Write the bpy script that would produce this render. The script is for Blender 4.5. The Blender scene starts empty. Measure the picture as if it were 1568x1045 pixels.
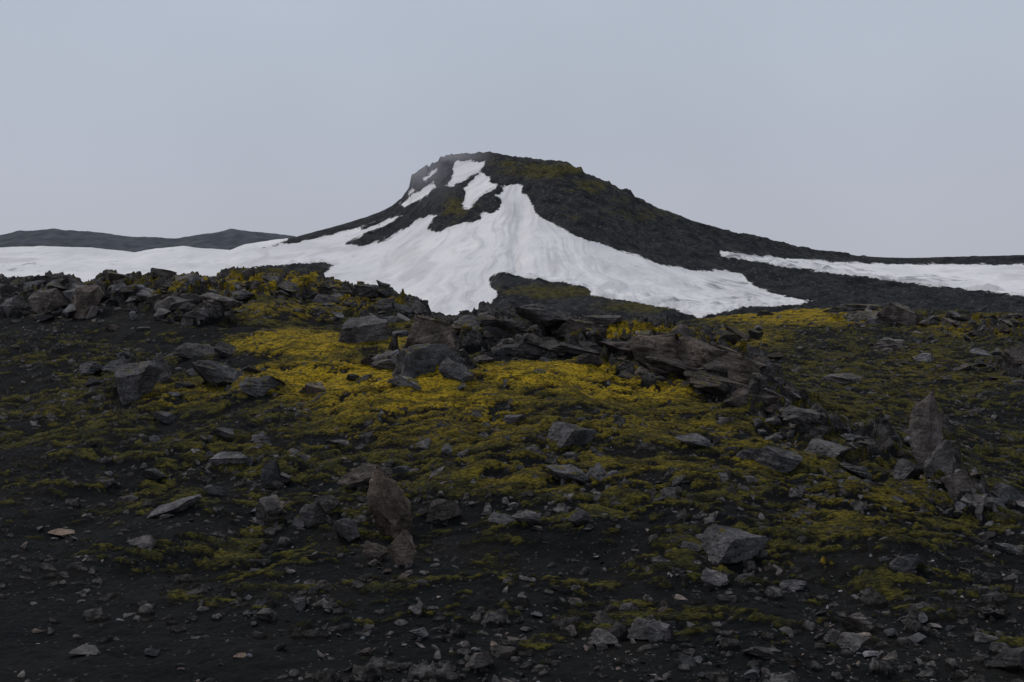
import bpy, math, numpy as np
from mathutils import noise as mn, Vector
rng = np.random.default_rng(7)
F = 1524.4; CX = 784.0; CY = 522.0   # image pixel coordinates, projected through an assumed 35 mm lens

# ------------------------------------------------------------------ noise
perm = rng.permutation(512); perm = np.concatenate([perm, perm, perm])
ang = rng.random(512) * 2 * np.pi
gx, gy = np.cos(ang), np.sin(ang)
r01 = rng.random((6, 512))
def perlin(x, y):
    xi = np.floor(x).astype(np.int64); yi = np.floor(y).astype(np.int64)
    xf = x - xi; yf = y - yi
    u = xf*xf*xf*(xf*(xf*6-15)+10); v = yf*yf*yf*(yf*(yf*6-15)+10)
    def g(ix, iy, dx, dy):
        h = perm[(perm[ix & 511] + iy) & 511]
        return gx[h]*dx + gy[h]*dy
    a = g(xi, yi, xf, yf); b = g(xi+1, yi, xf-1, yf)
    c = g(xi, yi+1, xf, yf-1); d = g(xi+1, yi+1, xf-1, yf-1)
    return 1.5*((a+(b-a)*u) + ((c+(d-c)*u) - (a+(b-a)*u))*v)
def fbm(x, y, o=4, g=.5):
    s = 0; a = 1; f = 1
    for i in range(o):
        s = s + a*perlin(x*f+13.7*i, y*f-7.3*i); a *= g; f *= 2.03
    return s
def sst(a, b, x):
    t = np.clip((x-a)/(b-a), 0, 1); return t*t*(3-2*t)
def worley(x, y):
    xi = np.floor(x).astype(np.int64); yi = np.floor(y).astype(np.int64)
    f1 = np.full(x.shape, 9.); f2 = f1.copy(); hid = np.zeros(x.shape, np.int64); rx = np.zeros(x.shape); ry = np.zeros(x.shape)
    for dx in (-1, 0, 1):
        for dy in (-1, 0, 1):
            h = perm[(perm[(xi+dx) & 511]+yi+dy) & 511]
            ax = x-(xi+dx+.1+.8*r01[0][h]); ay = y-(yi+dy+.1+.8*r01[1][h])
            d = np.sqrt(ax*ax+ay*ay); k = d < f1
            f2 = np.where(k, f1, np.minimum(f2, d)); f1 = np.where(k, d, f1)
            hid = np.where(k, h, hid); rx = np.where(k, ax, rx); ry = np.where(k, ay, ry)
    return f1, f2, hid, rx, ry
def blocks(x, y, tilt=1.):
    f1, f2, h, rx, ry = worley(x, y)
    z = r01[2][h]*.9 + tilt*((r01[3][h]-.5)*1.5*rx + (r01[4][h]-.35)*1.3*ry)
    return (z+.25)*sst(0, .16, f2-f1)-.2, h

# ------------------------------------------------------------------ foreground heights
ST = np.array([4, 6, 9, 12, 16, 20, 25, 30, 36, 45, 60, 80, 120, 250, 500, 700, 12000.])
cols = {
 -400:[1674,1290,1040,930,830,740,650,580,520,440,455,490,525,526,520,526,524],
    0:[1674,1290,1040,925,825,735,640,575,515,440,455,490,525,526,520,526,524],
  200:[1674,1290,1040,925,825,730,630,562,505,430,455,490,525,526,520,526,524],
  400:[1674,1290,1040,920,810,715,608,528,500,426,455,490,525,526,520,526,524],
  600:[1674,1290,1040,915,790,690,600,525,512,460,485,510,525,526,520,526,524],
  700:[1674,1290,1040,915,785,680,590,522,512,488,500,515,525,526,520,526,524],
  900:[1674,1290,1040,915,785,685,592,536,506,512,522,525,525,526,520,526,524],
 1040:[1674,1290,1040,915,785,690,602,538,520,530,515,490,505,526,520,526,524],
 1130:[1674,1290,1040,915,785,695,620,562,550,545,515,482,502,526,520,526,524],
 1220:[1674,1290,1040,915,790,700,640,606,600,560,515,474,500,526,520,526,524],
 1400:[1674,1290,1040,915,800,718,668,655,622,570,515,472,500,526,520,526,524],
 1568:[1674,1290,1040,915,820,765,728,690,630,575,520,480,505,526,520,526,524],
 1968:[1674,1290,1040,920,830,770,730,690,630,575,520,480,505,526,520,526,524]}
cp = np.array(sorted(cols)); tab = np.array([cols[k] for k in cp], float)
LPX = np.linspace(-1000, 2600, 361); LY = np.linspace(np.log(3.5), np.log(12000), 500)
T1 = np.array([np.interp(LY, np.log(ST), r) for r in tab])
T2 = np.stack([np.interp(LPX, cp, T1[:, j]) for j in range(len(LY))], 1)
def smooth(A, ax, s):
    r = int(3*s); k = np.exp(-.5*(np.arange(-r, r+1)/s)**2); k /= k.sum()
    pad = [(0, 0), (0, 0)]; pad[ax] = (r, r)
    B = np.pad(A, pad, mode='edge')
    return np.apply_along_axis(lambda m: np.convolve(m, k, 'valid'), ax, B)
T2 = smooth(smooth(T2, 1, 3.5), 0, 3.5)
def bil(T, x0, dx, y0, dy, x, y):
    a = np.clip((x-x0)/dx, 0, T.shape[0]-1.001); b = np.clip((y-y0)/dy, 0, T.shape[1]-1.001)
    i = a.astype(int); j = b.astype(int); a = a-i; b = b-j
    return (T[i, j]*(1-a)*(1-b)+T[i+1, j]*a*(1-b)+T[i, j+1]*(1-a)*b+T[i+1, j+1]*a*b)
def blob(px, row, L, p=1.):
    v = np.zeros_like(px)
    for a, b, rx, ry, s in L: v = np.maximum(v, s*np.exp(-(((px-a)/rx)**2+((row-b)/ry)**2)**p))
    return v
rock_zones = [(40,458,110,24,1),(250,455,140,20,.9),(315,492,46,14,.9),(450,446,170,18,.8),(580,475,80,18,.8),(660,565,70,22,.75),(740,515,80,20,.95),(850,528,95,22,1),(1030,560,95,34,1.1),(1130,592,72,30,1.05),(1195,632,56,22,.9),(1260,668,50,16,.75),(1335,695,56,18,.7),
 (960,520,80,16,.9),(1440,725,36,44,.75),(1485,785,34,24,.75),(1350,490,90,10,.65),(1530,505,90,14,.65),(1550,565,50,18,.6),(205,605,50,18,.45)]
def H(x, y, full=False):
    px = CX+F*x/y
    row = bil(T2, LPX[0], LPX[1]-LPX[0], LY[0], LY[1]-LY[0], px, np.log(y))
    z = (CY-row)/F*y
    k = sst(8, 16, y)*(1-.8*sst(100, 300, y))
    z = z + k*(.20*perlin(x/6.1, y/6.1+3) + .20*fbm(x/2.1, y/2.6, 3)) + .04*fbm(x/.55+9, y/.6, 3)
    rz = blob(px, row, rock_zones, 1.6)*(y < 110)
    rz = sst(.28, .62, rz+.28*fbm(x/1.6, y/1.6, 3)*(rz > .02))
    q = np.where(rz > .01)
    st = np.zeros_like(z); hh = np.zeros(z.shape, np.int64)
    if len(q[0]):
        xs, ys_ = x[q]+.25*perlin(x[q]/.7, y[q]/.7), y[q]+.25*perlin(x[q]/.7+5, y[q]/.7)
        b1, h1 = blocks(xs/1.25, ys_/.8); b2, h2 = blocks(xs/.46+7, ys_/.36)
        z[q] += rz[q]*(.60*b1+.17*b2)
        st[q] = rz[q]; hh[q] = h2
    if full: return z, st, hh
    return z
YS = np.geomspace(6, 115, 400)
def ray(px, row):
    px = np.atleast_1d(np.asarray(px, float)); row = np.atleast_1d(np.asarray(row, float))
    u = (px-CX)/F; e = (CY-row)/F
    X = u[:, None]*YS; Y = np.broadcast_to(YS, X.shape)
    Z = H(X, Y); hit = Z > e[:, None]*Y
    ok = hit.any(1); k = hit.argmax(1); y = YS[k]
    return u*y, y, Z[np.arange(len(k)), k], ok

moss_blobs = [ # image column,image row,x radius,y radius (all in image pixels),strength
 (455,530,125,28,1.05),(540,585,260,42,1.0),(640,622,270,42,.86),(850,578,170,28,1.05),(970,600,180,32,.92),(260,605,140,40,.72),
 (700,660,400,60,.68),(1000,655,330,60,.68),(880,725,440,68,.645),(1180,700,230,70,.65),(1330,770,290,104,.63),
 (1180,840,330,90,.53),(400,690,290,74,.58),(1230,482,220,26,.92),(1120,520,150,32,.74),(1400,570,350,84,.60),(1500,500,190,32,.72),
 (400,435,290,28,.85),(100,440,160,22,.68),(560,462,90,22,.85),(430,478,160,26,.74),(120,540,240,30,.50),(110,630,240,60,.58),(330,850,180,40,.54),(200,700,220,56,.49),
 (240,760,240,40,.42),(740,640,120,40,.76),(1450,690,200,50,.56),(1240,868,50,10,.9),(620,530,60,18,.9),(950,510,140,18,1.0),(700,790,600,70,.44),(1050,930,700,60,.34),(760,500,220,14,.8),(1300,620,200,50,.58),(660,750,200,40,.55)]
def moss_I(px, row):
    m = np.zeros_like(px)
    for a, b, rx, ry, s in moss_blobs:
        m = np.maximum(m, s*np.exp(-((((px-a)/rx)**2+((row-b)/ry)**2)**1.4)*.7))
    return m

# ------------------------------------------------------------------ mesh helpers
def raw_mesh(name, V, Fc, attrs, mat, smoothf=False):
    me = bpy.data.meshes.new(name)
    n = Fc.shape[1]
    me.vertices.add(len(V)); me.vertices.foreach_set('co', V.astype(np.float32).ravel())
    me.loops.add(Fc.size); me.loops.foreach_set('vertex_index', Fc.astype(np.int32).ravel())
    me.polygons.add(len(Fc)); me.polygons.foreach_set('loop_start', np.arange(0, Fc.size, n, dtype=np.int32))
    me.update(calc_edges=True)
    me.polygons.foreach_set('use_smooth', np.full(len(Fc), smoothf))
    for k, a in attrs.items():
        at = me.attributes.new(k, 'FLOAT', 'POINT'); at.data.foreach_set('value', a.astype(np.float32).ravel())
    me.materials.append(mat)
    ob = bpy.data.objects.new(name, me); bpy.context.scene.collection.objects.link(ob)
    return ob
def grid_mesh(name, X, Y, Z, attrs, mat):
    R, C = X.shape
    V = np.stack([X.ravel(), Y.ravel(), Z.ravel()], 1)
    i = np.arange(R*C).reshape(R, C)
    Fc = np.stack([i[:-1, :-1], i[:-1, 1:], i[1:, 1:], i[1:, :-1]], -1).reshape(-1, 4)
    return raw_mesh(name, V, Fc, attrs, mat, True)

# ------------------------------------------------------------------ node helpers
class NT:
    def __init__(s, name):
        s.m = bpy.data.materials.new(name); s.m.use_nodes = True
        s.t = s.m.node_tree; s.b = s.t.nodes['Principled BSDF']
        s.b.inputs['Specular IOR Level'].default_value = .15
        s.co = s.t.nodes.new('ShaderNodeTexCoord').outputs['Object']
    def n(s, ty, **k):
        nd = s.t.nodes.new(ty)
        for a, v in k.items(): setattr(nd, a, v)
        return nd
    def put(s, sock, v):
        if isinstance(v, bpy.types.NodeSocket): s.t.links.new(v, sock)
        else: sock.default_value = v
    def attr(s, name): return s.n('ShaderNodeAttribute', attribute_name=name).outputs['Fac']
    def noise(s, sc, det=5, rough=.55, scale=None):
        nd = s.n('ShaderNodeTexNoise'); nd.inputs['Scale'].default_value = sc
        nd.inputs['Detail'].default_value = det; nd.inputs['Roughness'].default_value = rough
        if scale:
            mp = s.n('ShaderNodeMapping'); mp.inputs['Scale'].default_value = scale
            s.t.links.new(s.co, mp.inputs['Vector']); s.t.links.new(mp.outputs[0], nd.inputs['Vector'])
        else: s.t.links.new(s.co, nd.inputs['Vector'])
        return nd.outputs['Fac']
    def math(s, op, a, b=0., c=0., clamp=False):
        nd = s.n('ShaderNodeMath', operation=op, use_clamp=clamp)
        s.put(nd.inputs[0], a); s.put(nd.inputs[1], b); s.put(nd.inputs[2], c); return nd.outputs[0]
    def ramp(s, v, a, b, lo=0., hi=1.):
        nd = s.n('ShaderNodeMapRange', interpolation_type='SMOOTHSTEP')
        s.put(nd.inputs[0], v); nd.inputs[1].default_value = a; nd.inputs[2].default_value = b
        nd.inputs[3].default_value = lo; nd.inputs[4].default_value = hi; return nd.outputs[0]
    def mix(s, f, a, b):
        nd = s.n('ShaderNodeMix', data_type='RGBA')
        s.put(nd.inputs[0], f)
        s.put(nd.inputs[6], a if isinstance(a, bpy.types.NodeSocket) else (*a, 1))
        s.put(nd.inputs[7], b if isinstance(b, bpy.types.NodeSocket) else (*b, 1)); return nd.outputs[2]
    def mul(s, c, f):
        nd = s.n('ShaderNodeVectorMath', operation='SCALE'); s.put(nd.inputs[0], c); s.put(nd.inputs[3], f); return nd.outputs[0]
    def bump(s, h, dist, strength=1.):
        nd = s.n('ShaderNodeBump'); nd.inputs['Distance'].default_value = dist; nd.inputs['Strength'].default_value = strength
        s.t.links.new(h, nd.inputs['Height']); s.t.links.new(nd.outputs[0], s.b.inputs['Normal'])
    def col(s, c, rough=.95):
        s.put(s.b.inputs['Base Color'], c); s.b.inputs['Roughness'].default_value = rough

# ground ----------------------------------------------------------
g = NT('volcanic_ground')
n1 = g.noise(.6, 4); n2 = g.noise(9, 5, .72)
sand = g.mix(g.ramp(n1, .35, .7), (.0030, .0034, .0042), (.0095, .0088, .008))
sand = g.mix(g.math('MULTIPLY', g.ramp(n2, .56, .75), .5), sand, (.024, .023, .023))
vn = g.n('ShaderNodeTexVoronoi'); vn.inputs['Scale'].default_value = 17; g.t.links.new(g.co, vn.inputs['Vector'])
sep = g.n('ShaderNodeSeparateColor'); g.t.links.new(vn.outputs['Color'], sep.inputs[0])
peb = g.math('MULTIPLY', g.ramp(sep.outputs[0], .82, .98), g.ramp(vn.outputs['Distance'], .28, .40, 1, 0))
sand = g.mix(g.math('MULTIPLY', peb, .8), sand, (.08, .078, .08))
stn = g.attr('stone'); stt = g.attr('stint')
rc = g.mix(g.ramp(n2, .38, .66), (.026, .024, .024), (.135, .122, .118))
rc = g.mul(g.mix(g.ramp(n1, .4, .6), rc, g.mul(rc, .65)), stt)
sand = g.mix(g.ramp(stn, .3, .6), sand, rc)
I = g.attr('mossI'); M = g.attr('moss')
brk = g.noise(22, 4, .75, (.55, 1, 1)); brk2 = g.noise(3.2, 4, .65, (.5, 1, 1))
lowc = g.mix(g.ramp(brk2, .36, .64), (.026, .026, .009), (.100, .086, .012))
hic = g.mix(g.ramp(brk2, .36, .62), (.115, .086, .008), (.45, .30, .013))
mcol = g.mix(g.ramp(I, .50, 1.0), lowc, hic)
mcol = g.mix(g.ramp(M, .35, 1.), g.mul(mcol, .42), g.mul(mcol, 1.2))
mcol = g.mix(g.ramp(brk, .60, .40), mcol, g.mul(mcol, .20))
mm = g.ramp(g.math('ADD', M, g.math('MULTIPLY', g.math('SUBTRACT', brk, .5), 2.2)), .40, .62)
g.col(g.mix(mm, sand, mcol), 1.)
hh = g.math('ADD', g.math('MULTIPLY', n2, .55), g.math('MULTIPLY', brk, .55))
hh = g.math('ADD', hh, g.math('MULTIPLY', peb, .25))
g.bump(hh, .11)
# rock ------------------------------------------------------------
r = NT('lava_rock')
ti = r.attr('tint'); wa = r.attr('warm'); mo = r.attr('mossy')
a1 = r.noise(1.7, 5, .65); a2 = r.noise(14, 5, .78); a3 = r.noise(5, 4, .6, (1, 1, 3))
c = r.mix(wa, (.122, .119, .126), (.172, .126, .097))
c = r.mix(r.ramp(a1, .36, .64), r.mul(c, .45), r.mul(c, 1.25))
c = r.mix(r.math('MULTIPLY', r.ramp(a2, .53, .68), .65), c, r.mul(c, 2.3))
c = r.mix(r.math('MULTIPLY', r.ramp(a2, .48, .33), .85), c, r.mul(c, .24))
c = r.mul(c, ti)
geo = r.n('ShaderNodeNewGeometry'); sx = r.n('ShaderNodeSeparateXYZ'); r.t.links.new(geo.outputs['True Normal'], sx.inputs[0])
up = r.math('ADD', r.math('MULTIPLY', sx.outputs[2], .55), r.math('ADD', mo, r.math('MULTIPLY', r.math('SUBTRACT', a3, .5), 2.2)))
c = r.mix(r.ramp(up, 1.08, 1.26), c, r.mix(r.ramp(a2, .4, .6), (.03, .027, .008), (.17, .13, .01)))
r.col(c, .85)
r.bump(r.math('ADD', r.math('MULTIPLY', a2, .55), r.math('MULTIPLY', a3, .7)), .13)
# mountain ----------------------------------------------------------
m = NT('snowy_mountain')
sd = m.attr('snow'); dirt = m.attr('dirt'); gm = m.attr('moss'); sl = m.attr('streak'); hz = m.attr('haze_tint')
k1 = m.noise(.06, 7, .65); k2 = m.noise(.30, 5, .78); k3 = m.noise(.015, 4, .5)
rockc = m.mix(m.ramp(k1, .38, .66), (.014, .016, .021), (.052, .050, .052))
rockc = m.mix(m.math('MULTIPLY', m.ramp(k2, .55, .68), .85), rockc, (.18, .175, .175))
rockc = m.mix(m.math('MULTIPLY', m.ramp(k2, .46, .34), .65), rockc, (.009, .010, .013))
rockc = m.mix(m.ramp(m.math('ADD', gm, m.math('MULTIPLY', m.math('SUBTRACT', k1, .5), 1.8)), .30, .75), rockc, m.mix(m.ramp(k2, .4, .6), (.045, .042, .014), (.125, .102, .024)))
rockc = m.mix(m.math('MULTIPLY', hz, .85), rockc, (.36, .35, .38))  # mist at the left summit, painted as a paler rock colour
edge = m.math('ADD', sd, m.math('ADD', m.math('MULTIPLY', m.math('SUBTRACT', k1, .5), 16.), m.math('MULTIPLY', m.math('SUBTRACT', k2, .5), 9.)))
smask = m.ramp(edge, -.3, .4)
snowc = m.mix(m.ramp(k3, .3, .7), (.80, .765, .755), (.69, .665, .675))
snowc = m.mix(m.math('MULTIPLY', m.ramp(sl, .45, .85), .6), snowc, (.53, .50, .51))
snowc = m.mix(m.math('MULTIPLY', m.ramp(k1, .54, .68), .35), snowc, (.50, .485, .50))
snowc = m.mix(m.math('MULTIPLY', m.ramp(m.math('ADD', dirt, m.math('MULTIPLY', m.math('SUBTRACT', k1, .5), 3.0)), .45, 1.1), .8), snowc, (.20, .195, .21))
snowc = m.mix(m.math('MULTIPLY', hz, .35), snowc, (.44, .43, .46))  # same mist painted into the snow colour
m.col(m.mix(smask, rockc, snowc), .9)
m.bump(m.math('MULTIPLY', m.math('ADD', k2, k1), m.math('SUBTRACT', 1.18, smask)), 4.5)
h_ = NT('dark_hillside')
q1 = h_.noise(.03, 7, .6)
h_.col(h_.mix(h_.ramp(q1, .35, .7), (.048, .052, .064), (.085, .088, .102)), 1.); h_.bump(q1, 4.)  # distance haze is mixed into the hill's base colour

# ------------------------------------------------------------------ ground sheet
pxs = np.linspace(-800, 2368, 1400)
ys = np.concatenate([np.geomspace(4, 125, 1020), np.geomspace(130, 12000, 60)])
PX, Y = np.meshgrid(pxs, ys); X = (PX-CX)/F*Y
Z, ST_, SH = H(X, Y, True); ROW = CY-F*Z/Y
I_ = moss_I(PX, ROW)
I_ = np.where(Y > 125, .2, I_)
nn = .75*fbm(X/2.2, Y/1.3, 3)+.9*fbm(X/.55+5, Y/.30, 4, .62)
M_ = sst(-.25, .45, nn+(I_*1.9-.95)-.45*ST_)
near = (Y < 75)
q = np.where(near)
stone = np.zeros_like(Z); stint = np.ones_like(Z)
sandz = blob(PX[q], ROW[q], [(700,870,300,44,1.5),(150,800,260,130,1.3),(280,510,130,28,2),(455,530,125,26,1.8),(850,576,160,24,1.6),(560,600,220,36,1.0),(150,960,380,110,1.4),(900,900,260,40,.9),(1100,600,200,60,.5)])
for sc, hgt, thr in ((.34, .10, .88), (.17, .05, .80)):
    wx, wy = X[q]/sc+.35*perlin(X[q]/sc*1.7, Y[q]/sc*1.7), Y[q]/(sc*.8)
    f1, f2, h, rx, ry = worley(wx, wy)
    dn = .8*fbm(X[q]/2.2, Y[q]/1.8+9, 3) - .35*sandz
    on = (r01[5][h] > thr-.30*dn)
    rad = .28+.16*r01[3][h]
    dd = sst(rad+.05, rad-.12, f1+.18*perlin(wx*2.3, wy*2.3))*on
    z_ = dd*hgt*(.5+.8*r01[2][h]+.9*(r01[3][h]-.5)*rx*2+.9*(r01[4][h]-.4)*ry*2)
    Z[q] += z_
    stone[q] = np.maximum(stone[q], dd); stint[q] = np.where(dd > .2, .4+1.3*r01[4][h]**1.5, stint[q])
    M_[q] = M_[q]*(1-.92*dd)
stone = np.maximum(stone, ST_*.95); stint = np.where(ST_ > .3, .35+.75*r01[4][SH], stint)
Z = Z + np.where(Y < 125, .09*M_**.7*(.4+I_), 0)
Z = Z + np.where(Y < 70, .012*perlin(X/.09, Y/.09)*(1+M_), 0)
grid_mesh('ground', X, Y, Z, {'mossI': I_, 'moss': M_, 'stone': stone, 'stint': stint}, g.m)

# ------------------------------------------------------------------ mountain
sky_l = [(-700,392),(-300,384),(0,379),(60,377),(140,379),(205,386),(228,382),(280,377),(330,381),(352,383),(375,374),(452,363),(500,350),(560,333),(585,323),(600,315),(615,303),(626,287),(630,268),(645,258),(653,252),(657,256),(662,248),(670,248),(674,241),(690,237),(720,236),(735,234),(750,232),(770,237),(800,241),(850,246),(872,250),(884,258),(890,258),(894,265),(935,280),(950,289),(966,291),(972,301),(1010,319),(1060,338),(1110,352),(1160,366),(1220,378),(1280,388),(1340,394),(1400,395),(1480,393),(1568,391),(1900,388),(2300,395)]
snow_polys = [
 [(-800,384),(0,379),(60,376),(140,378),(205,385),(228,381),(280,376),(330,380),(352,382),(375,373),(452,362),(420,372),(380,380),(352,389),(400,382),(450,372),(500,361),(560,345),(600,333),(618,328),(596,342),(560,357),(530,372),(538,376),(556,376),(590,365),(620,350),(640,335),(655,328),(668,330),(660,342),(655,352),(670,355),(700,343),(735,335),(738,322),(750,326),(765,318),(768,305),(757,299),(770,292),(765,283),(790,280),(803,284),(798,295),(812,303),(820,325),(850,345),(900,368),(940,380),(985,393),(1010,405),(1060,413),(1110,415),(1135,420),(1160,440),(1180,448),(1245,460),(1210,470),(1150,468),(1100,480),(1070,487),(1030,472),(960,460),(905,450),(900,440),(850,430),(790,423),(765,415),(750,425),(752,440),(765,450),(755,462),(735,475),(710,490),(700,560),(-800,560)],
 [(697,247),(725,245),(742,247),(738,258),(725,268),(705,280),(690,287),(683,285),(692,270),(693,258)],
 [(737,262),(748,270),(750,278),(768,283),(755,290),(740,298),(728,308),(718,320),(707,318),(712,300),(710,288),(722,278)],
 [(610,314),(640,293),(664,279),(669,284),(655,298),(640,308),(620,317)],
 [(648,274),(668,257),(670,262),(652,276)],[(624,296),(632,286),(634,291),(628,298)],
 [(1100,383),(1150,390),(1200,394),(1300,402),(1400,404),(1568,405),(2300,410),(2300,470),(1568,454),(1480,443),(1400,434),(1330,425),(1280,418),(1200,408),(1140,397),(1105,392)]]
dark_polys = [[(345,414),(400,408),(450,405),(490,400),(514,404),(505,412),(490,420),(482,432),(470,445),(400,445),(330,430)],
 [(580,371),(592,362),(612,350),(610,357)],[(548,349),(585,338),(606,328),(590,338),(560,350)],[(640,333),(655,322),(668,312),(662,324),(648,334)]]
sp = 2.0
GX = np.arange(-800, 2302, sp*2); GY = np.arange(220, 566, sp)
P = np.stack(np.meshgrid(GX, GY, indexing='ij'), -1).astype(float)
def polysd(poly):
    p = np.array(poly, float); q = np.roll(p, -1, 0)
    d = np.full(P.shape[:2], 1e9); ins = np.zeros(P.shape[:2], bool)
    for a, b in zip(p, q):
        e = b-a; w = P-a; t = np.clip((w@e)/(e@e+1e-9), 0, 1)
        d = np.minimum(d, np.hypot(*(np.moveaxis(w-t[..., None]*e, -1, 0))))
        c = ((a[1] > P[..., 1]) != (b[1] > P[..., 1])) & (P[..., 0] < (b[0]-a[0])*(P[..., 1]-a[1])/(b[1]-a[1]+1e-9)+a[0])
        ins ^= c
    return np.where(ins, d, -d)
SD = np.maximum.reduce([polysd(p) for p in snow_polys])
for p in dark_polys: SD = np.minimum(SD, -polysd(p))
pxs = np.concatenate([np.linspace(-700, -20, 150), np.linspace(-18, 1588, 1250), np.linspace(1592, 2268, 150)])
t = np.concatenate([np.linspace(0, 1, 420), np.linspace(1.01, 1.5, 40)])
PX, T = np.meshgrid(pxs, t)
sl_ = np.array(sky_l, float)
skr = np.interp(pxs, sl_[:, 0], sl_[:, 1])
fine = np.arange(-900, 2500, 2.); fs = np.interp(fine, sl_[:, 0], sl_[:, 1])
kk = np.exp(-.5*(np.arange(-60, 61)/18.)**2); kk /= kk.sum()
fs = np.convolve(np.pad(fs, 60, mode='edge'), kk, 'valid')
sks = np.interp(pxs, fine, fs)
crag = sst(590, 660, pxs)*(1-sst(960, 1100, pxs))
skr = skr + crag*(1.8*fbm(pxs/7, pxs*0+.5, 3)) + .7*fbm(pxs/35, pxs*0+4.5, 3)
tt = np.minimum(T, 1)
es = (CY-sks)/F; ef = 0.
ytop = 1230 - 110*np.exp(-((PX-880)/190)**2) + 90*np.exp(-((PX-600)/120)**2)
y = 450 + (ytop-450)*tt**.82
e = ef+(es[None]-ef)*tt + ((sks-skr)/F)[None]*tt**9
z = e*y
bk = np.maximum(T-1, 0)
y = y + bk*1100; z = z*(1-(bk/.5)**1.3*.9) - 30*bk
Xm = (PX-CX)/F*y
row = CY-F*z/y
fade = sst(0, .05, T)*(1-sst(.93, 1, tt)*.93)
sdv = bil(SD, GX[0], sp*2, GY[0], sp, PX, row)
ridged = 1-np.abs(fbm(Xm/60, y/90, 4))
rel = fade*(3.0*fbm(Xm/110, y/110, 3) + 7.0*sst(6, -12, sdv)*(ridged-.5) + 6*sst(6, -12, sdv) + 3.0*sst(0, -6, sdv)*fbm(Xm/16, y/20, 4))
crease = np.exp(-((PX-797-6*np.sin(row/22))/12)**2)*sst(285, 320, row)*(1-sst(395, 425, row))
rel -= 8*crease*fade
th = np.arctan2(PX-797, np.maximum(row-235, 5))
radial = fbm(th*9+.6*perlin(Xm/50, y/50), row/70+2, 4, .6)
rel += fade*sst(0, 20, sdv)*(1.1*radial+1.1*fbm(Xm/18, y/30, 3))
z = z+rel
row = CY-F*z/y
sdv = bil(SD, GX[0], sp*2, GY[0], sp, PX, row)
sdv = np.where(T > 1.02, np.where((PX < 450) | (PX > 1100), 8, -8.), sdv)
sdv = np.where(PX < 440, sdv+3*(row < 395), sdv)
dirt_ = blob(PX, row, [(1110,436,60,12,.8),(1080,460,70,10,.65),(1150,455,50,10,.6),(1140,391,50,7,.9),(1230,404,90,7,.75),(1400,427,110,8,.75),(1300,410,70,8,.55),(30,405,140,16,.4),(1010,425,90,10,.3),(690,265,10,22,.3),(520,395,60,10,.15)])
moss2 = blob(PX, row, [(840,260,80,14,.85),(780,250,40,10,.6),(700,318,35,26,.65),(900,285,70,20,.55),(980,325,120,22,.45),(850,446,120,12,.8),(980,470,90,12,.75),(800,300,30,30,.3),(430,411,70,6,.5),(960,305,40,12,.5),(880,330,60,30,.3)])
haze_tint = blob(PX, row, [(640,256,44,32,1.),(688,238,50,12,1.)])  # mask for the mist painted onto the left summit
haze_tint = haze_tint*sst(765, 735, PX)
grid_mesh('mountain', Xm, y, z, {'snow': sdv, 'dirt': dirt_, 'moss': moss2, 'haze_tint': haze_tint, 'streak': np.clip(.5+.5*radial, 0, 1)}, m.m)

# ------------------------------------------------------------------ far hill on the left
hl = np.array([(-900,380),(-300,372),(0,362),(30,356),(80,354),(150,358),(200,365),(270,367),(320,360),(355,353),(400,358),(452,364),(520,385),(620,440),(700,520)], float)
pxs = np.linspace(-800, 700, 500); t = np.linspace(0, 2, 120)
PX, T = np.meshgrid(pxs, t)
top = (CY-np.interp(PX, hl[:, 0], hl[:, 1])+.8*fbm(PX/18, PX*0, 4))/F*2300
yy = 1900+400*T; Xh = (PX-CX)/F*2300*(yy/2300)
zz = top*np.where(T < 1, .55+.45*np.sin(T*np.pi/2), np.cos((T-1)*np.pi/2)) + 4*fbm(Xh/80, yy/80, 4)*np.clip(abs(T-1)*3, 0, 1)
grid_mesh('hill', Xh, yy, zz, {}, h_.m)

# ------------------------------------------------------------------ rocks
def ico(sub):
    import bmesh
    bm = bmesh.new(); bmesh.ops.create_icosphere(bm, subdivisions=sub, radius=1)
    V = np.array([v.co[:] for v in bm.verts]); Fc = np.array([[v.index for v in f.verts] for f in bm.faces]); bm.free()
    return V, Fc
def make_rock(sub, seed, planes=11, rough=.05, lo=.42, hi=.85):
    rg = np.random.default_rng(seed); V, Fc = ico(sub)
    V = V.copy()
    for i in range(planes):
        n = rg.normal(size=3); n /= np.linalg.norm(n); d = rg.uniform(lo, hi)
        s = V@n; k = s > d
        V[k] -= np.outer(s[k]-d, n)
    if sub >= 4:
        o = seed*3.7
        for i, v in enumerate(V):
            p = Vector(v)
            a = mn.fractal(p*1.8+Vector((o, 0, 0)), .9, 2.1, 5)
            b = 1-2*abs(mn.fractal(p*4+Vector((0, o, 0)), .8, 2.1, 4))
            st = mn.noise(Vector((p.x*1.5, p.y*1.5+o, p.z*8)))
            V[i] = v*(1+rough*1.5*a+rough*.8*b+rough*1.2*st)
    else:
        V *= 1+rg.normal(size=(len(V), 1))*rough
    V -= (V.max(0)+V.min(0))/2; V /= (V.max(0)-V.min(0))/2
    return V, Fc
LIBL = [make_rock(5, 100+i, 10+i % 6, .065, .26, .75) for i in range(14)]
LIBM = [make_rock(3, 300+i, 8+i % 5, .028, .22, .75) for i in range(24)]
LIBS = [make_rock(2, 500+i, 6+i % 4, .03, .3, .8) for i in range(20)]
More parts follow.
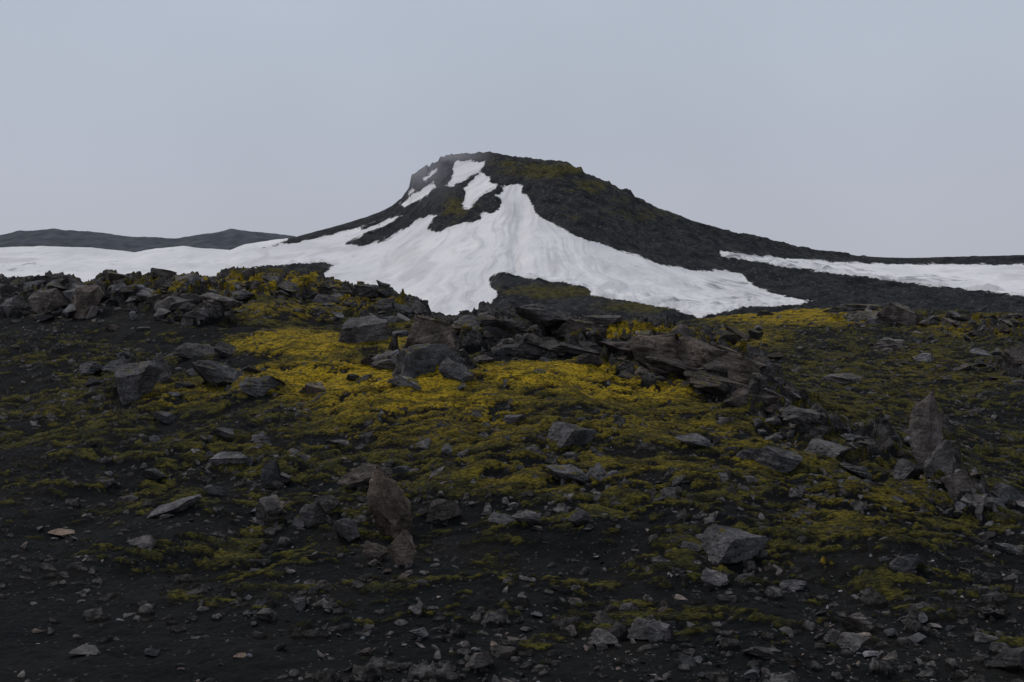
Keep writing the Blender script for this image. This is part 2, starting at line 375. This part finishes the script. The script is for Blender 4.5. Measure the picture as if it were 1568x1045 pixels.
def rot(yaw, tx, ty):
    cz, sz, cx, sx, cy, sy = np.cos(yaw), np.sin(yaw), np.cos(tx), np.sin(tx), np.cos(ty), np.sin(ty)
    o = np.zeros_like(yaw); l = o+1
    Rz = np.stack([cz, -sz, o, sz, cz, o, o, o, l], -1).reshape(-1, 3, 3)
    Rx = np.stack([l, o, o, o, cx, -sx, o, sx, cx], -1).reshape(-1, 3, 3)
    Ry = np.stack([cy, o, sy, o, l, o, -sy, o, cy], -1).reshape(-1, 3, 3)
    return Ry@Rx@Rz
def rocks(name, lib, pos, dim, yaw, tx, ty, tint, warm):
    idx = rng.integers(0, len(lib), len(pos)); R = rot(yaw, tx, ty)
    mossy = moss_I(CX+F*pos[:, 0]/pos[:, 1], CY-F*pos[:, 2]/pos[:, 1])*.72
    Vs, Fs, Ts, Ws, Ms = [], [], [], [], []; off = 0
    for k, (V, Fc) in enumerate(lib):
        s = np.where(idx == k)[0]
        if not len(s): continue
        W = V[None]*dim[s][:, None, :]/2
        W = np.einsum('nij,nvj->nvi', R[s], W)+pos[s][:, None, :]
        Vs.append(W.reshape(-1, 3))
        Fs.append((Fc[None]+(off+np.arange(len(s))*len(V))[:, None, None]).reshape(-1, 3)); off += len(s)*len(V)
        Ts.append(np.repeat(tint[s], len(V))); Ws.append(np.repeat(warm[s], len(V))); Ms.append(np.repeat(mossy[s], len(V)))
    return raw_mesh(name, np.concatenate(Vs), np.concatenate(Fs), {'tint': np.concatenate(Ts), 'warm': np.concatenate(Ws), 'mossy': np.concatenate(Ms)}, r.m)

big = [(555,530,80,42,-12,1.1,.2),(650,540,76,58,-20,1.2,.7),(612,562,92,30,8,1.0,.3),(655,582,115,48,-5,.75,.1),(700,590,54,36,0,.8,.1),(575,568,60,24,5,.8,.3),
(618,602,62,22,12,1.6,.1),(478,612,50,24,-8,1.4,.6),(330,600,86,40,6,.75,.1),(405,604,82,26,4,.9,.1),(207,618,84,54,-8,.95,.15),(246,592,34,44,15,1.0,.3),(180,575,50,26,0,.7,.1),(140,578,40,20,5,.8,.1),
(350,548,40,22,0,.6,.2),(300,548,60,20,0,.6,.2),(130,490,50,44,0,1.0,.7),(80,482,64,34,10,1.1,.5),(30,480,54,30,0,1.0,.2),(100,458,84,26,0,1.0,.2),(245,452,66,22,0,1.1,.2),(180,452,56,22,10,1.0,.2),(10,455,54,26,0,.9,.2),(320,497,80,20,8,1.2,.2),(340,488,60,20,0,1.2,.4),(270,480,60,20,0,.9,.2),
(450,455,44,18,0,1.,.2),(370,450,48,16,0,1.0,.2),(560,470,64,22,-6,.8,.2),(590,482,50,20,0,.8,.2),(500,470,44,16,0,.8,.2),
(745,498,48,16,0,.9,.6),(770,520,80,22,4,.7,.2),(828,522,90,32,0,.7,.2),(878,522,90,36,-6,.85,.5),(865,552,100,26,0,.55,.3),(915,542,90,28,4,.7,.3),(720,512,60,18,0,.8,.2),(800,548,90,22,0,.5,.2),
(960,548,100,30,4,.7,.6),(1010,560,126,48,8,.8,.8),(1070,566,106,42,12,.85,.7),(1040,586,126,34,8,.65,.6),(1115,590,106,40,16,.75,.8),(1150,610,86,36,20,.7,.6),(1095,608,106,26,16,.55,.6),(1175,632,76,30,20,.7,.3),(980,576,76,24,4,.5,.4),(1135,572,76,26,20,.8,.6),(1165,592,60,24,20,.7,.5),(920,512,70,18,0,.8,.3),(985,522,100,18,4,.9,.4),(1040,532,100,20,8,.9,.5),(1225,655,70,22,14,.8,.3),(1260,678,60,20,14,.8,.3),
(1368,500,62,32,4,1.2,.5),(1330,498,60,22,0,1.,.3),(1310,482,70,14,0,1.0,.1),(1362,540,42,18,0,1.3,.4),(1420,555,50,12,0,1.5,.1),(1500,545,40,12,0,1.2,.1),(1560,572,50,26,0,.8,.6),(1470,496,50,14,0,.9,.2),(1285,592,60,16,0,1.1,.3),
(1418,712,54,92,8,1.2,.5),(1440,738,48,60,25,1.2,.3),(1465,768,48,46,30,1.1,.5),(1492,792,44,40,20,1.1,.3),(1545,775,70,22,8,1.1,.1),(1270,705,80,22,8,.9,.2),(1190,728,70,36,14,1.1,.1),(1150,708,50,20,14,.9,.1),(1310,735,60,20,6,.8,.1),(1060,690,56,22,10,1.0,.1),(1390,740,50,28,14,.9,.2),
(872,692,86,36,4,.85,.1),(866,745,72,28,20,.9,.1),(912,740,44,26,-8,.9,.1),(810,700,50,14,0,1.0,.2),(785,655,40,16,0,.9,.2),(650,690,40,16,0,1.3,.2),(352,722,68,22,-6,1.3,.1),(270,790,80,20,-28,1.35,.1),(415,750,34,42,10,.9,.1),(412,812,38,42,0,1.,.4),(235,738,40,16,0,1.0,.1),
(555,755,84,34,-4,.75,.6),(598,830,64,98,-3,.85,.9),(612,868,44,48,12,1.,.8),(575,862,36,28,-10,.7,.7),(530,835,44,38,6,1.0,.2),(480,810,44,34,10,1.,.2),(678,805,56,32,8,.8,.5),(770,812,42,22,-8,1.0,.1),(805,808,48,22,6,1.1,.2),(886,812,34,26,-4,1.0,.1),(500,790,40,26,4,.8,.4),
(1118,872,116,52,3,.9,.1),(1095,905,40,28,-10,1.5,.2),(1060,850,40,16,-4,.9,.1),(220,848,46,22,4,1.1,.3),(100,822,46,10,-3,1.5,1.0),(1312,972,50,30,-4,1.3,.5),(1308,1000,58,20,4,1.1,.3),(1280,990,38,16,4,1.0,.3),
(985,985,56,28,-14,.9,.2),(1010,982,56,30,30,1.3,.2),(925,962,38,18,4,1.3,.5),(922,995,48,22,-12,1.2,.3),(965,945,34,20,4,1.,.2),(1540,848,44,16,4,1.2,.1),(1395,885,70,28,10,.7,.1),(730,1032,46,26,4,.9,.4),(770,1010,42,14,4,.9,.4),(1160,1012,50,16,0,.9,.2),(130,1005,44,10,0,1.0,.2),(370,1010,26,5,0,1.4,1.),(60,970,22,5,0,1.3,.9),(460,935,30,18,8,.9,.1),(410,955,36,16,-12,.9,.3),(640,980,32,15,-4,.9,.1),(1550,1035,80,30,0,.5,.2),(1215,905,40,13,0,1.,.1),(1520,950,46,14,0,.8,.1),(250,650,50,16,0,.8,.1),(340,675,50,18,0,.8,.1),(395,680,44,16,0,.8,.1),(520,690,42,12,0,1.0,.2)]
B = np.array(big, float)
cl = [(70,462,80,18,90,8,34,.95,.4),(230,450,100,12,80,8,30,.95,.2),(310,488,44,10,36,8,28,1.1,.3),(420,446,110,10,60,7,24,.9,.2),(560,470,60,12,56,8,26,.8,.2),
(680,560,54,24,44,8,30,.9,.2),(820,525,80,16,90,8,34,.7,.3),(1040,562,64,22,80,8,36,.7,.6),(1130,592,44,22,60,8,32,.7,.6),(950,525,60,14,50,8,28,.7,.4),(1190,640,50,22,50,8,26,.75,.4),(740,505,70,10,50,7,26,.8,.3),
(1440,725,34,34,60,8,26,1.0,.4),(1490,785,30,22,36,8,24,.9,.3),(1290,685,80,18,60,7,24,.8,.25),(1520,500,80,14,60,7,24,.9,.1),(1350,490,90,10,40,7,22,1.,.2),(1540,560,40,18,20,8,24,.8,.2),
(200,600,50,22,24,8,24,.8,.1),(370,595,60,14,24,8,24,.7,.1),(590,830,30,26,16,8,22,.7,.6),(480,800,90,30,30,8,24,.85,.2),(780,800,110,22,30,8,22,.85,.2),(1000,960,80,22,24,7,22,1.,.2),
(1300,930,240,60,80,6,22,.9,.15),(700,1000,260,40,70,6,20,.9,.25),(1180,720,120,40,44,7,24,.9,.1),(860,700,160,30,30,7,24,.9,.1),(330,700,150,40,40,7,24,.9,.15),(100,850,120,40,14,6,16,1.0,.3),(450,930,90,30,24,6,18,.9,.2),(560,740,150,24,40,7,24,.85,.3),(1400,590,140,40,60,6,20,1.0,.3),(1200,580,100,50,40,5,14,.9,.3)]
rows_ = []
for a, b, sx_, sy_, n, lo, hi, ti_, wa_ in cl:
    w = lo+(hi-lo)*rng.random(n)**2.2
    rows_.append(np.stack([a+rng.normal(size=n)*sx_, b+rng.normal(size=n)*sy_, w*1.45, w*rng.uniform(.25, .72, n), rng.normal(size=n)*14+4, ti_*rng.uniform(.45, 1.45, n), np.clip(wa_+rng.normal(size=n)*.25, 0, 1)], 1))
C = np.concatenate(rows_)
def place(A, lib, name, yawr):
    x, yv, zv, ok = ray(A[:, 0], A[:, 1]); A = A[ok]; x = x[ok]; yv = yv[ok]
    w = A[:, 2]*yv/F; h = A[:, 3]*yv/F*1.4; dp = w*rng.uniform(.6, .95, len(A))
    yv = yv+dp*.35; x = (A[:, 0]-CX)/F*yv; zv = H(x, yv)
    zb = np.minimum(zv, H(x, yv-dp*.4))
    pos = np.stack([x, yv, zb+h*.33], 1)
    return rocks(name, lib, pos, np.stack([w, dp, h], 1), rng.normal(size=len(A))*yawr, rng.normal(size=len(A))*.15, np.radians(A[:, 4]), A[:, 5], A[:, 6])
place(B, LIBL, 'boulders', .25)
place(C, LIBL[:4]+LIBM, 'rock_outcrop_blocks', 1.)

def dens(px, row, y):
    d = .22+.75*perlin(px/110, row/40)+.5*perlin(px/40+7, row/15)
    d = d-.9*blob(px, row, [(280,505,110,26,1),(700,870,180,34,1),(100,760,160,70,.7),(150,960,260,70,.9),(460,535,120,22,1),(850,575,120,16,.9),(560,600,150,24,.8),(60,590,120,30,.6),(1300,520,150,25,.3),(1000,900,200,30,.4)])
    d = d+.22*sst(880, 980, row)*sst(350, 900, px)+.15*sst(1150, 1400, px)
    return d
def scatter(n, ymax, smin, smax, power, lib, name, pw, floor):
    yy = np.exp(rng.uniform(np.log(7.5), np.log(ymax), n)); px = rng.uniform(-250, 1818, n); x = (px-CX)/F*yy
    zz = H(x, yy); row = CY-F*zz/yy
    k = rng.random(n) < np.clip(dens(px, row, yy), floor, 1); x, yy, zz = x[k], yy[k], zz[k]; n = len(x)
    s = smin*(smax/smin)**(rng.random(n)**power)*(yy/14)**pw
    dim = np.stack([s*1.4, s*rng.uniform(.6, 1, n), s*rng.uniform(.22, .65, n)], 1)
    pos = np.stack([x, yy, zz+dim[:, 2]*.25], 1)
    ti_ = np.exp(rng.normal(size=n)*.6)*.78
    wa_ = np.clip(rng.normal(size=n)*.3+.25, 0, 1); sp_ = rng.random(n) < .006; ti_[sp_] = 1.6; wa_[sp_] = 1
    rocks(name, lib, pos, dim, rng.uniform(0, 6.28, n), rng.normal(size=n)*.35, rng.normal(size=n)*.35, ti_, wa_)
scatter(4400, 95, .045, .19, 2.4, LIBM, 'scattered_rocks', .62, .02)
scatter(34000, 80, .016, .08, 2.0, LIBS, 'gravel', .62, .06)

# ------------------------------------------------------------------ world / light / camera
w = bpy.data.worlds.new('World'); bpy.context.scene.world = w; w.use_nodes = True
nt = w.node_tree; bg = nt.nodes['Background']; bg.inputs[1].default_value = .1
EL = math.radians(56)
sky = nt.nodes.new('ShaderNodeTexSky'); sky.sky_type = 'NISHITA'; sky.sun_disc = False; sky.sun_elevation = EL
tc = nt.nodes.new('ShaderNodeTexCoord'); sx = nt.nodes.new('ShaderNodeSeparateXYZ'); nt.links.new(tc.outputs['Generated'], sx.inputs[0])
cr = nt.nodes.new('ShaderNodeValToRGB'); nt.links.new(sx.outputs[2], cr.inputs[0])
cr.color_ramp.elements[0].position = .05; cr.color_ramp.elements[0].color = (.440, .448, .515, 1)
cr.color_ramp.elements[1].position = .36; cr.color_ramp.elements[1].color = (.455, .515, .595, 1)
nz = nt.nodes.new('ShaderNodeTexNoise'); nz.inputs['Scale'].default_value = 2.2; nz.inputs['Detail'].default_value = 3; nt.links.new(tc.outputs['Generated'], nz.inputs['Vector'])
mr = nt.nodes.new('ShaderNodeMapRange'); nt.links.new(nz.outputs[0], mr.inputs[0]); mr.inputs[1].default_value = .3; mr.inputs[2].default_value = .7; mr.inputs[3].default_value = 9.6; mr.inputs[4].default_value = 10.6
vm = nt.nodes.new('ShaderNodeVectorMath'); vm.operation = 'SCALE'; nt.links.new(cr.outputs[0], vm.inputs[0]); nt.links.new(mr.outputs[0], vm.inputs[3])
mx = nt.nodes.new('ShaderNodeMix'); mx.data_type = 'RGBA'; mx.inputs[0].default_value = .94
nt.links.new(sky.outputs[0], mx.inputs[6]); nt.links.new(vm.outputs[0], mx.inputs[7]); nt.links.new(mx.outputs[2], bg.inputs[0])

sl2 = bpy.data.lights.new('sun', 'SUN'); sl2.energy = 1.2; sl2.angle = math.radians(12); sl2.color = (1, .94, .88)
so = bpy.data.objects.new('sun', sl2); bpy.context.scene.collection.objects.link(so)
az = math.radians(-50)
d = Vector((math.sin(az)*math.cos(EL), math.cos(az)*math.cos(EL), math.sin(EL)))
so.rotation_euler = d.to_track_quat('Z', 'Y').to_euler(); so.location = (0, 0, 50)
sky.sun_rotation = math.atan2(d.x, d.y)
cam = bpy.data.cameras.new('camera'); cam.lens = 35; cam.sensor_width = 36; cam.clip_end = 30000; cam.clip_start = .1
co = bpy.data.objects.new('camera', cam); co.rotation_euler = (math.radians(90), 0, 0); bpy.context.scene.collection.objects.link(co)
bpy.context.scene.camera = co
s = bpy.context.scene; s.view_settings.view_transform = 'Standard'; s.view_settings.look = 'None'; s.view_settings.exposure = 0
print('done', len(C))
